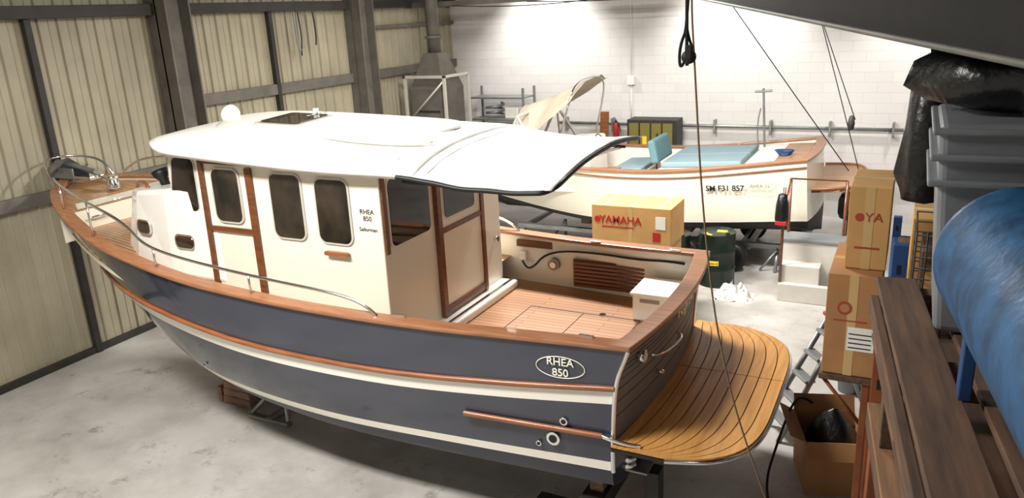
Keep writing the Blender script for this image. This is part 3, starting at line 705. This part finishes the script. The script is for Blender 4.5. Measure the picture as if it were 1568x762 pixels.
def drum(loc,lab=True):
    e_=empty('oil_drum',loc)
    pr=[(0,.0),(.28,0),(.29,.01),(.285,.03),(.285,.27),(.3,.29),(.285,.31),(.285,.57),(.3,.59),(.285,.61),(.285,.85),(.295,.87),(.285,.88),(.275,.86),(0,.86)]
    lathe('shell',pr,'oil',e_)
    v=[];f=[]
    for i in range(5):
        an=math.radians(200+i*14)
        for r in(.16,.22): v.append((r*math.cos(an),r*math.sin(an),.862))
    for i in range(4): f.append((2*i,2*i+1,2*i+3,2*i+2))
    mesh('lid_mark',v,f,'yellow',e_)
    bx('lid_label',-.02,.14,.02,.14,.86,.863,'yellow',e_,0)
    cyl('bung',(.17,-.05,.86),(.17,-.05,.88),.035,'black',e_)
    v=[];f=[]
    for i in range(9):
        an=math.radians(-90-18+i*4.5)
        for z in(.38,.46): v.append((.289*math.cos(an),.289*math.sin(an),z))
    for i in range(8): f.append((2*i,2*i+1,2*i+3,2*i+2))
    mesh('label_band',v,f,'yellow',e_)
    text('label_text','motor oil',(0,-.292,.42),(math.pi/2,0,0),.045,'oil',e_)
    return e_
drum((-2.6,12.05,0));drum((-3.25,11.75,0))
v=[];f=[];n=26
for i in range(n+1):
    for j in range(n+1):
        x=(i/n-.5)*.6;y=(j/n-.5)*.45;r=math.hypot(x/.3,y/.22)
        v.append((x+.07*noise.noise(Vector((i*.35,j*.35,0))),y+.07*noise.noise(Vector((i*.35,j*.35,9))),max(.004,.2*(1-min(1,r)**2)*(.5+1.2*noise.noise(Vector((i*.4,j*.4,4)))+.3))))
for i in range(n):
    for j in range(n): k=i*(n+1)+j;f.append((k,k+1,k+n+2,k+n+1))
o=mesh('cleaning_rag',v,f,'rag',None,True);o.location=(-2.2,11.5,0)
e_=empty('boarding_steps',(-1.15,12.0,0))
bx('step_high',-.42,.42,-.1,.3,0,.85,'stepwhite',e_,.01);bx('step_mid',-.42,.15,-.35,-.1,0,.55,'stepwhite',e_,.01);bx('step_low',-.42,.42,-.45,-.35,0,.28,'stepwhite',e_,.01)
bx('platform_top',-.46,.46,-.12,.32,.85,.9,'greyplastic',e_,.01)
for x,y in((-.4,-.38),(-.4,.27),(.4,.27)): cyl('post_%d_%d'%(x*10,y*10),(x,y,.0),(x,y,1.75),.022,'mahog',e_,12)
tube('hand_rail',[(-.4,-.38,1.4),(-.4,.27,1.75),(.4,.27,1.75),(.45,.27,1.3)],.016,'mahog',e_,False,False)
lathe('hanging_jacket',[(0,0),(.08,.02),(.1,.15),(.09,.35),(.06,.5),(0,.52)],'blackplastic',e_,(-.42,-.4,1.15))
bx('jacket_red_band',-.5,-.34,-.5,-.46,1.2,1.26,'red',e_)
oe=empty('outboard_engine',(-.70,13.3,0))
box('cowl',(0,0,1.12),(.45,.4,.45),'black',oe,.12);box('leg',(0,0,.7),(.16,.2,.6),'black',oe,.04);box('gearcase',(.0,0,.42),(.5,.12,.12),'black',oe,.05);box('stand',(0,0,.19),(.5,.5,.38),'darksteel',oe,.01)
for i in range(3):
    a_=i*2.094;mesh('prop_blade_%d'%i,[(.26,0,.42),(.28,.12*math.cos(a_-.4),.42+.12*math.sin(a_-.4)),(.3,.15*math.cos(a_),.42+.15*math.sin(a_)),(.26,.12*math.cos(a_+.4),.42+.12*math.sin(a_+.4))],[(0,1,2,3)],'darksteel',oe)
wp=empty('wall_pipe_run',(0,0,0))
cyl('pipe',(-7.4,16.7,1.87),(-.1,16.7,1.85),.035,'steel',wp)
cyl('pipe_red',(-1.6,16.68,.92),(2,16.68,.92),.05,'redpipe',wp)
for i in range(7): bx('bracket_%d'%i,-7.2+i*1.15,-7.16+i*1.15,16.62,16.8,1.7,2.0,'steel',wp)
eb=empty('electrical_box',(-5.62,16.74,2.83));box('case',(0,0,0),(.16,.1,.2),'label',eb,.01);cyl('conduit',(0,.03,.1),(0,.03,2.5),.012,'label',eb);cyl('conduit_low',(0,.03,-.1),(0,.03,-.9),.012,'label',eb)
fe=empty('fire_extinguisher',(-5.95,16.65,1.5));lathe('bottle',[(0,0),(.06,.01),(.065,.05),(.065,.3),(.04,.38),(.02,.4),(0,.4)],'redpipe',fe);cyl('valve',(0,0,.4),(0,0,.46),.02,'black',fe);tube('hose',[(0,0,.44),(.1,-.02,.4),(.1,0,.2)],.01,'black',fe)
box('wall_bracket',(0,.09,.3),(.05,.12,.1),'steel',fe)
mc=empty('paint_cabinet',(-4.95,16.35,0));bx('body',-.55,.55,-.25,.25,0,2.05,'darksteel',mc,.01)
for i in range(4): bx('glass_pane_%d'%i,-.5+i*.25,-.29+i*.25,-.26,-.251,1.5,1.98,'olive',mc,.005);bx('tin_%d'%i,-.45+i*.25,-.35+i*.25,-.275,-.262,1.5,1.7,'yellow' if i%2 else 'olive',mc,.005)
bd=empty('wooden_board',(-6.1,15.9,0));box('plank',(0,.3,1.1),(.2,.05,2.2),'teakv',bd,.02,(math.radians(-8),0,0))
ex=empty('dust_extractor',(-9.35,14.6,0))
cyl('duct',(0,0,3.6),(0,0,6.3),.14,'paintsteel',ex)
cyl('duct_flange',(0,0,3.95),(0,0,4.0),.19,'paintsteel',ex)
v=[(-.18,-.18,3.65),(.18,-.18,3.65),(.18,.18,3.65),(-.18,.18,3.65),(-.42,-.42,2.9),(.42,-.42,2.9),(.42,.42,2.9),(-.42,.42,2.9)]
mesh('hood',v,[(0,1,2,3),(0,1,5,4),(1,2,6,5),(2,3,7,6),(3,0,4,7),(4,5,6,7)],'paintsteel',ex)
bx('filter_body',-.42,.42,-.42,.42,1.2,2.9,'paintsteel',ex,.01)
for i in range(5): bx('slot_%d'%i,-.3,.3,-.425,-.42,1.6+.2*i,1.65+.2*i,'darksteel',ex,0)
for x in(-.5,.5):
    for y in(-.5,.5): bx('frame_post_%d_%d'%(x*10,y*10),x-.03,x+.03,y-.03,y+.03,0,3.2,'alu',ex)
bx('frame_top',-.53,.53,-.53,-.47,3.14,3.2,'alu',ex);cyl('frame_brace',(-.5,-.5,2.2),(.5,-.5,3.1),.02,'alu',ex)
bx('frame_side',.47,.53,-.5,.5,3.14,3.2,'alu',ex)
rk=empty('steel_shelf_rack',(-8.6,16.2,0))
for x in(-.7,.7):
    for y in(-.3,.3): bx('post_%d_%d'%(x*10,y*10),x-.025,x+.025,y-.025,y+.025,0,2.75,'steel',rk)
for z in(.6,1.3,2.0,2.5): bx('shelf_%d'%(z*10),-.7,.7,-.3,.3,z,z+.04,'steel',rk)
tube('coiled_hose',[(-.2+.22*math.cos(i*.6),.22*math.sin(i*.6),2.08+.012*i) for i in range(24)],.03,'steel',rk)
bx('white_tub',.15,.5,-.2,.2,2.04,2.3,'label',rk,.03)
hk=empty('hanging_tackle',(XL+.3,11.1,0))
tube('line_a',[(0,0,4.6),(.02,.03,4.2),(0,.0,3.95),(.03,-.05,3.8),(0,0,3.9)],.012,'black',hk);tube('line_b',[(0,.4,4.6),(.02,.43,4.2),(0,.4,4.0)],.015,'darksteel',hk);tube('line_hook',[(0,-.1,4.6),(0,-.1,4.0),(0,-.02,3.9),(0,.05,4.0)],.015,'steel',hk)
# ================================================================== RIGHT SIDE RACKS (near)
rc=empty('pallet_rack',(0,0,0))
def upright(x,y,z1,m): 
    bx('upright_%d_%d'%(x*100,y*100),x-.04,x+.04,y-.04,y+.04,0,z1,m,rc,.004)
    for k in range(int(z1/.15)): bx('slot',x-.012,x+.012,y-.0415,y-.04,.1+.15*k,.16+.15*k,'black',rc,0)
upright(-.02,4.25,2.8,'orange');upright(1.15,4.25,2.8,'orange');upright(.02,4.9,2.98,'bluerack');upright(1.15,4.9,3.4,'bluerack')
upright(-.02,8.6,2.2,'bluerack');upright(1.15,8.6,3.0,'bluerack')
for z in(1.1,2.0):
    bx('beam_left_%d'%(z*10),-.05,0.0,4.25,8.6,z-.1,z-.01,'bluerack',rc);bx('beam_right_%d'%(z*10),1.1,1.18,4.25,8.6,z-.1,z,'bluerack',rc)
for z in(1.1,2.0): bx('shelf_deck_%d'%(z*10),0.0,1.12,4.3,8.6,z-.03,z,'pallet',rc)
ns=empty('timber_shelf',(0.42,3.05,0),(0,0,math.radians(6.8)))
for i in range(5): bx('top_board_%d'%i,-.38+i*.24,-.2+i*.24,-2.0,1.05,3.02,3.05,'pallet',ns,.004)
for y in(-1.9,-.9,.1,.95): bx('joist_%d'%(y*10),-.36,.9,y-.05,y+.05,2.9,3.02,'pallet',ns,.004)
bx('side_beam',-.40,-.36,-2.0,1.05,2.86,2.95,'pallet',ns)
for i in range(5): bx('mid_board_%d'%i,-.38+i*.24,-.2+i*.24,-2.0,1.0,2.74,2.765,'pallet',ns,.004)
for y in(-1.6,-.9,.0,.8): bx('block_%d'%(y*10),-.38,-.24,y-.08,y+.08,2.765,2.86,'palletlight',ns,.004)
for i in range(5): bx('lower_board_%d'%i,-.38+i*.24,-.2+i*.24,-2,.9,2.40,2.425,'palletlight' if i==0 else 'pallet',ns,.004)
for y in(-1.3,-.4,.5): bx('riser_%d'%(y*10),-.36,-.27,y-.045,y+.045,2.425,2.74,'pallet',ns)
bx('stringer_low',-.38,-.3,-2,.9,2.3,2.40,'pallet',ns)
bx('stored_black_crate',-.2,.7,-1.8,.7,2.43,2.7,'blackplastic',ns,.03)
bx('base_shelf',-.38,.85,-1.9,.9,1.5,1.54,'pallet',ns);bx('dark_toolbox',-.3,.7,-1.6,.7,1.545,2.2,'blackplastic',ns,.04)
for x,y in((-.3,-1.9),(-.3,.9),(.8,-1.9),(.8,.9)): bx('leg_%d_%d'%(x*10,y*10),x-.05,x+.05,y-.05,y+.05,0,2.4,'orange' ,ns)
tk=empty('air_compressor',(0,0,0))
TZ=3.5
c1=Vector((.37,3.05,TZ));c2=Vector((.62,1.2,TZ));d=(c2-c1);q=d.to_track_quat('Z','Y');R=.26;L=d.length
pr=[(0,-.10),(.09,-.095),(.17,-.07),(.23,-.03),(R,.03),(R,.05),(R+.004,.055),(R,.06),(R,L-.06),(R,L),(.2,L+.06),(0,L+.1)]
o=lathe('tank_shell',pr,'blue',tk,c1,(0,0,0),40);o.rotation_mode='QUATERNION';o.rotation_quaternion=q
for k in(.12,.8):
    p=c1.lerp(c2,k)
    for dx in(-.15,.15): box('foot_%d_%d'%(k*10,dx*100),(p.x+dx,p.y,3.185),(.04,.12,.255),'bluerack',tk,.005)
box('motor_plate',(.55,2.2,TZ+.28),(.35,.6,.02),'blue',tk)
cyl('motor',(.58,2.45,TZ+.4),(.62,2.1,TZ+.4),.11,'steel',tk,24,None,.02)
box('pump_block',(.52,2.68,TZ+.42),(.2,.2,.25),'darksteel',tk,.02)
for i in range(6): box('pump_fin_%d'%i,(.52,2.68,TZ+.38+.035*i),(.26,.26,.008),'steel',tk,0)
lathe('flywheel',[(.10,-.015),(.15,-.02),(.16,0),(.15,.02),(.1,.015)],'darksteel',tk,(.36,2.68,TZ+.42),(0,math.pi/2,0))
cyl('gauge',(.36,2.5,TZ+.27),(.34,2.47,TZ+.28),.03,'steel',tk)
tube('copper_pipe',[(.5,2.68,TZ+.53),(.40,2.5,TZ+.5),(.34,2.4,TZ+.35),(.4,2.4,TZ+.22)],.01,'orange',tk)
gb=empty('grey_storage_bin',(.42,3.68,3.055))
v=[(-.26,-.3,0),(.3,-.3,0),(.3,.3,0),(-.26,.3,0),(-.32,-.34,.86),(.34,-.34,.86),(.34,.34,.86),(-.32,.34,.86)]
bev(mesh('tub',v,[(0,1,2,3),(0,1,5,4),(1,2,6,5),(2,3,7,6),(3,0,4,7),(4,5,6,7)],'greyplastic',gb),.03,3)
for z in(.62,.72,.82): bx('rib_%d'%(z*100),-.34,.36,-.36,.36,z,z+.025,'greyplastic',gb,.01)
bs=lathe('black_tarpaulin_bundle',[(0,0),(.2,.0),(.34,.04),(.4,.12),(.36,.22),(.2,.3),(0,.33)],'blackplastic',None,(.40,3.8,3.925),(0,0,0),48)
for vv in bs.data.vertices:
    nn=noise.noise(vv.co*6)*.09;vv.co+=Vector((nn,noise.noise(vv.co*7+Vector((5,0,0)))*.08,0))
    vv.co.z=max(0,vv.co.z+nn*.4)
hb_=lathe('hanging_black_bag',[(0,0),(.09,.03),(.14,.15),(.13,.4),(.1,.6),(.04,.72),(.05,.78),(0,.78)],'blackplastic',None,(.1,4.35,3.36),(0,0,0),32)
for vv in hb_.data.vertices:
    nn=noise.noise(vv.co*7)*.05;vv.co.x+=nn;vv.co.y+=nn*.6
tube('bag_hanging_cord',[(.1,4.35,4.1),(.12,4.4,4.7),(.14,4.45,6.3)],.006,'black',None,False,False)
e_,a_,b_,c_=carton('engine_parts_carton',-.42,-.07,5.6,6.4,1.75,2.52,'card2')
cyl('logo',(-.05,-b_,.52),(-.05,-b_-.003,.52),.05,'redfade',e_);cyl('logo_inner',(-.05,-b_,.52),(-.05,-b_-.004,.52),.032,'card2',e_);bx('label',-.02,.16,-b_-.004,-b_,.2,.38,'label',e_,0)
for i in range(4): bx('print_line_%d'%i,-.01,.14,-b_-.006,-b_-.004,.22+.035*i,.228+.035*i,'blacktext',e_,0)
bx('fine_print',-.12,.1,-b_-.003,-b_,.42,.43,'redfade',e_,0)
sh=empty('box_stack_platform',(-.245,6.0,0));bx('top',-.19,.17,-.42,.42,1.70,1.745,'pallet',sh)
for i,(xx,yy) in enumerate(((.13,-.37),(.13,.37))):
    bx('post_%d'%i,xx-.025,xx+.025,yy-.025,yy+.025,0,1.7,'orange',sh);cyl('brace_%d'%i,(.12,yy,1.35),(-.16,yy,1.69),.015,'orange',sh,8)
e_,a_,b_,c_=carton('engine_parts_carton',-.33,-.06,5.75,6.4,2.525,3.12,'card')
text('brand_print','YA',(.03,-b_-.004,.38),(math.pi/2,0,0),.09,'redfade',e_);cyl('logo',(-.06,-b_,.38),(-.06,-b_-.003,.38),.03,'redfade',e_);bx('print',-.08,.08,-b_-.003,-b_,.15,.165,'redfade',e_,0)
wc=empty('wire_mesh_crate',(.26,5.4,2.005))
for z in [i*.07 for i in range(5,15)]:
    for y in(-.3,.3): cyl('wire_h',(-.16,y,z),(.3,y,z),.005,'darksteel',wc,6)
    cyl('wire_s',(-.16,-.3,z),(-.16,.3,z),.005,'darksteel',wc,6)
for i in range(8): cyl('wire_v',(-.16+.06*i,-.3,.3),(-.16+.06*i,-.3,1.0),.005,'darksteel',wc,6)
bx('contents',-.12,.28,-.2,.25,.35,.85,'pallet',wc);bx('crate_base',-.17,.3,-.3,.3,0,.35,'pallet',wc)
bx('label_card',-.1,.05,-.22,-.2,.6,.72,'card',wc,0)
for i,(x0,y0,w_,z0,h_,mm) in enumerate(((.1,5.3,.6,1.1,.5,'card2'),(.1,7,.6,2.0,.6,'card'),(.1,7.8,.6,1.1,.5,'blackplastic'))):
    carton('storage_carton',x0,x0+w_,y0,y0+.7,z0+.003,z0+h_,mm)
oc=empty('open_carton',(-.40,6.98,0),(0,0,.3))
v=[(-.26,-.28,0),(.26,-.28,0),(.26,.28,0),(-.26,.28,0),(-.28,-.3,.55),(.28,-.3,.55),(.28,.3,.55),(-.28,.3,.55)]
o=mesh('walls',v,[(0,1,2,3),(0,1,5,4),(1,2,6,5),(2,3,7,6),(3,0,4,7)],'card2',oc);md=o.modifiers.new('s','SOLIDIFY');md.thickness=.01
mesh('flap_a',[(-.28,-.3,.55),(-.28,.3,.55),(-.42,.32,.62),(-.42,-.32,.62)],[(0,1,2,3)],'card2',oc);mesh('flap_b',[(-.28,.3,.55),(.28,.3,.55),(.28,.36,.70),(-.28,.36,.70)],[(0,1,2,3)],'card2',oc)
mesh('flap_c',[(-.28,-.3,.55),(.28,-.3,.55),(.28,-.40,.42),(-.28,-.40,.42)],[(0,1,2,3)],'card2',oc)
o=lathe('black_bag_in_carton',[(0,0),(.2,.0),(.24,.2),(.22,.42),(.14,.55),(.04,.66),(0,.68)],'blackplastic',oc,(.02,.02,.05),(0,0,0),32)
for vv in o.data.vertices:
    nn=noise.noise(vv.co*6)*.06;vv.co.x+=nn;vv.co.y-=nn;vv.co.z+=nn*.5 if vv.co.z>.2 else 0
bb=lathe('black_bin_bag',[(0,0),(.25,.0),(.34,.12),(.32,.35),(.2,.5),(.08,.6),(.1,.66),(0,.66)],'blackplastic',None,(.5,6.45,1.105),(0,0,0),40)
for vv in bb.data.vertices:
    nn=noise.noise(vv.co*5)*.08;vv.co.x+=nn;vv.co.y+=noise.noise(vv.co*5+Vector((9,0,0)))*.08
    vv.co.z=max(0,vv.co.z)
lathe('grey_bucket',[(0,0),(.12,0),(.15,.3),(.16,.3),(.155,.31),(.14,.3),(.11,.02),(0,.02)],'greyplastic',None,(-.35,8.9,0))
# step ladder
ld=empty('aluminium_stepladder',(0,0,0))
A0,B0,A1,B1=Vector((-1.12,7.75,0)),Vector((-.92,7.45,0)),Vector((-.56,8.05,1.25)),Vector((-.42,7.85,1.25))
cyl('rail_a',A0,A1,.028,'steel',ld,8);cyl('rail_b',B0,B1,.028,'steel',ld,8)
A2,B2=Vector((-.12,8.3,0)),Vector((-.02,8.1,0))
cyl('back_a',A2,A1,.02,'steel',ld,8);cyl('back_b',B2,B1,.02,'steel',ld,8)
for i in range(5):
    k=(i+.8)/5.5;p=A0.lerp(A1,k);q_=B0.lerp(B1,k);mid=(p+q_)/2;dd=q_-p
    box('tread_%d'%i,mid,(dd.length,.11,.03),'steel',ld,.003,(0,0,math.atan2(dd.y,dd.x)))
box('top_cap',(A1+B1)/2+Vector((.03,.03,.01)),(.3,.2,.035),'redpipe',ld,.005,(0,0,math.atan2(-.22,.16)))
tube('power_lead',[(-.82,6.3,0.012),(-.92,6.6,.02),(-.86,6.95,.3),(-.78,7.1,.62),(-.7,7.2,.72),(-.6,7.25,.62)],.012,'black')
# hoist ropes
hr=empty('hoist_rope')
tube('fall_line',[(-1.20,4.6,6.3),(-1.19,4.6,4.5),(-1.157,4.6,4.08),(-1.10,4.6,3.3),(-1.0,4.6,2.5),(-.86,4.6,1.9),(-.657,4.6,1.33),(-.35,4.6,.5),(-.2,4.6,.01)],.006,'rope',hr)
tube('block_line_a',[(-1.215,4.6,6.3),(-1.21,4.6,4.15),(-1.2,4.6,4.05)],.010,'blackrope',hr);tube('block_line_b',[(-1.17,4.6,6.3),(-1.185,4.6,4.3),(-1.25,4.6,4.16),(-1.24,4.6,4.0),(-1.2,4.6,4.12)],.009,'blackrope',hr)
tube('block_line_c',[(-1.19,4.62,6.3),(-1.22,4.62,4.35),(-1.20,4.62,4.2),(-1.17,4.62,4.14)],.008,'blackrope',hr)
lathe('pulley_block',[(0,-.02),(.04,-.02),(.04,.02),(0,.02)],'black',hr,(-1.19,4.6,4.1),(math.pi/2,0,0));box('pulley_cheek',(-1.19,4.6,4.13),(.04,.05,.08),'black',hr)
hr2=empty('hoist_cable')
tube('cable_a',[(-2.9,12,6.3),(-2.5,12,4.37),(-1.5,12,3.0),(-.75,12.3,1.9)],.008,'blackrope',hr2,False,False)
tube('cable_b',[(-1.3,12.0,6.3),(-1.22,12,4.0),(-.85,12,2.8),(-.6,12.2,1.9)],.007,'blackrope',hr2,False,False)
tube('cable_c',[(-1.28,12.0,6.3),(-1.2,12,4.0),(-.7,12,2.7)],.007,'blackrope',hr2,False,False)
lathe('cable_shackle',[(0,0),(.04,.02),(.05,.1),(.03,.2),(0,.22)],'darksteel',hr2,(-.75,12,2.55))
a_=Vector((-1.9,8.0,4.43));b_=Vector((.34,2.5,4.19));d_=(b_-a_);a2=a_-d_*.3;b2_=b_+d_*.25
w_=Vector((2.6,1.0,.35))
mz=empty('mezzanine_edge')
def slab(name,p,q,w,h,m,par):
    v=[p,q,q+w,p+w];v=[tuple(x) for x in v]+[tuple(x+Vector((0,0,h))) for x in v]
    return mesh(name,v,[(0,1,2,3),(4,5,6,7),(0,1,5,4),(1,2,6,5),(2,3,7,6),(3,0,4,7)],m,par)
slab('soffit',a2,b2_,w_,.25,'soffit',mz)
tube('edge_pipe',[tuple(a2+Vector((-.03,-.02,.0))),tuple(b2_+Vector((-.03,-.02,.0)))],.012,'paintsteel',mz,False,False)
# ================================================================== LIGHTS
def area(name,loc,sz,pw,col=(1,.965,.91),rot=(0,0,0)):
    l=bpy.data.lights.new(name,'AREA');l.shape='RECTANGLE';l.size,l.size_y=sz;l.energy=pw;l.color=col
    o=bpy.data.objects.new(name,l);C.objects.link(o);o.location=loc;o.rotation_euler=rot;return o
def spot(name,loc,tgt,pw,ang=80,blend=.5,col=(1,.975,.94),r=.1):
    l=bpy.data.lights.new(name,'SPOT');l.energy=pw;l.spot_size=math.radians(ang);l.spot_blend=blend;l.color=col;l.shadow_soft_size=r
    o=bpy.data.objects.new(name,l);C.objects.link(o);o.location=loc;o.rotation_euler=(Vector(tgt)-Vector(loc)).to_track_quat('-Z','Y').to_euler();return o
area('ceiling_light_a',(-4.2,9.4,5.6),(2.0,.6),690)
area('ceiling_light_b',(-4.8,2.2,5.9),(2.4,.8),580)
area('ceiling_light_c',(-.6,10.3,5.6),(1.4,.5),330)
area('ceiling_light_d',(-7.6,12.5,5.6),(1.6,.5),80)
area('ceiling_light_e',(1.6,.4,5.9),(1.6,.6),45)
for i,x in enumerate((-7.6,-3.4,.6)):
    spot('wall_flood_%d'%i,(x,15.3,5.3),(x,16.8,3.2),430,96,.7)
    fl=empty('floodlight_fixture',(x,15.22,5.42));box('housing',(0,0,0),(.3,.12,.2),'darksteel',fl,.01,(math.radians(-30),0,0));cyl('bracket',(0,-.05,0),(0,-.2,.55),.015,'darksteel',fl,8)
w=bpy.data.worlds.new('w');scene.world=w;w.use_nodes=True;w.node_tree.nodes['Background'].inputs[0].default_value=(.5,.47,.42,1);w.node_tree.nodes['Background'].inputs[1].default_value=.25
# ================================================================== CAMERA
ya=math.radians(27.8);p=math.radians(17.07);cr,sr=.9987,.051
F=Vector((-math.sin(ya),math.cos(ya),0));Rr=Vector((math.cos(ya),math.sin(ya),0));Z=Vector((0,0,1))
D=F*math.cos(p)-Z*math.sin(p);U=Rr.cross(D)
right=(Rr*cr-U*sr).normalized();up=(Rr*sr+U*cr).normalized()
cd=bpy.data.cameras.new('camera');co=bpy.data.objects.new('camera',cd);C.objects.link(co)
m3=Matrix((right,up,-D)).transposed();co.matrix_world=Matrix.Translation((0,0,4.4))@m3.to_4x4()
cd.sensor_width=36;cd.lens=1202/1600*36;cd.clip_start=.05
scene.camera=co
scene.view_settings.view_transform='Standard'
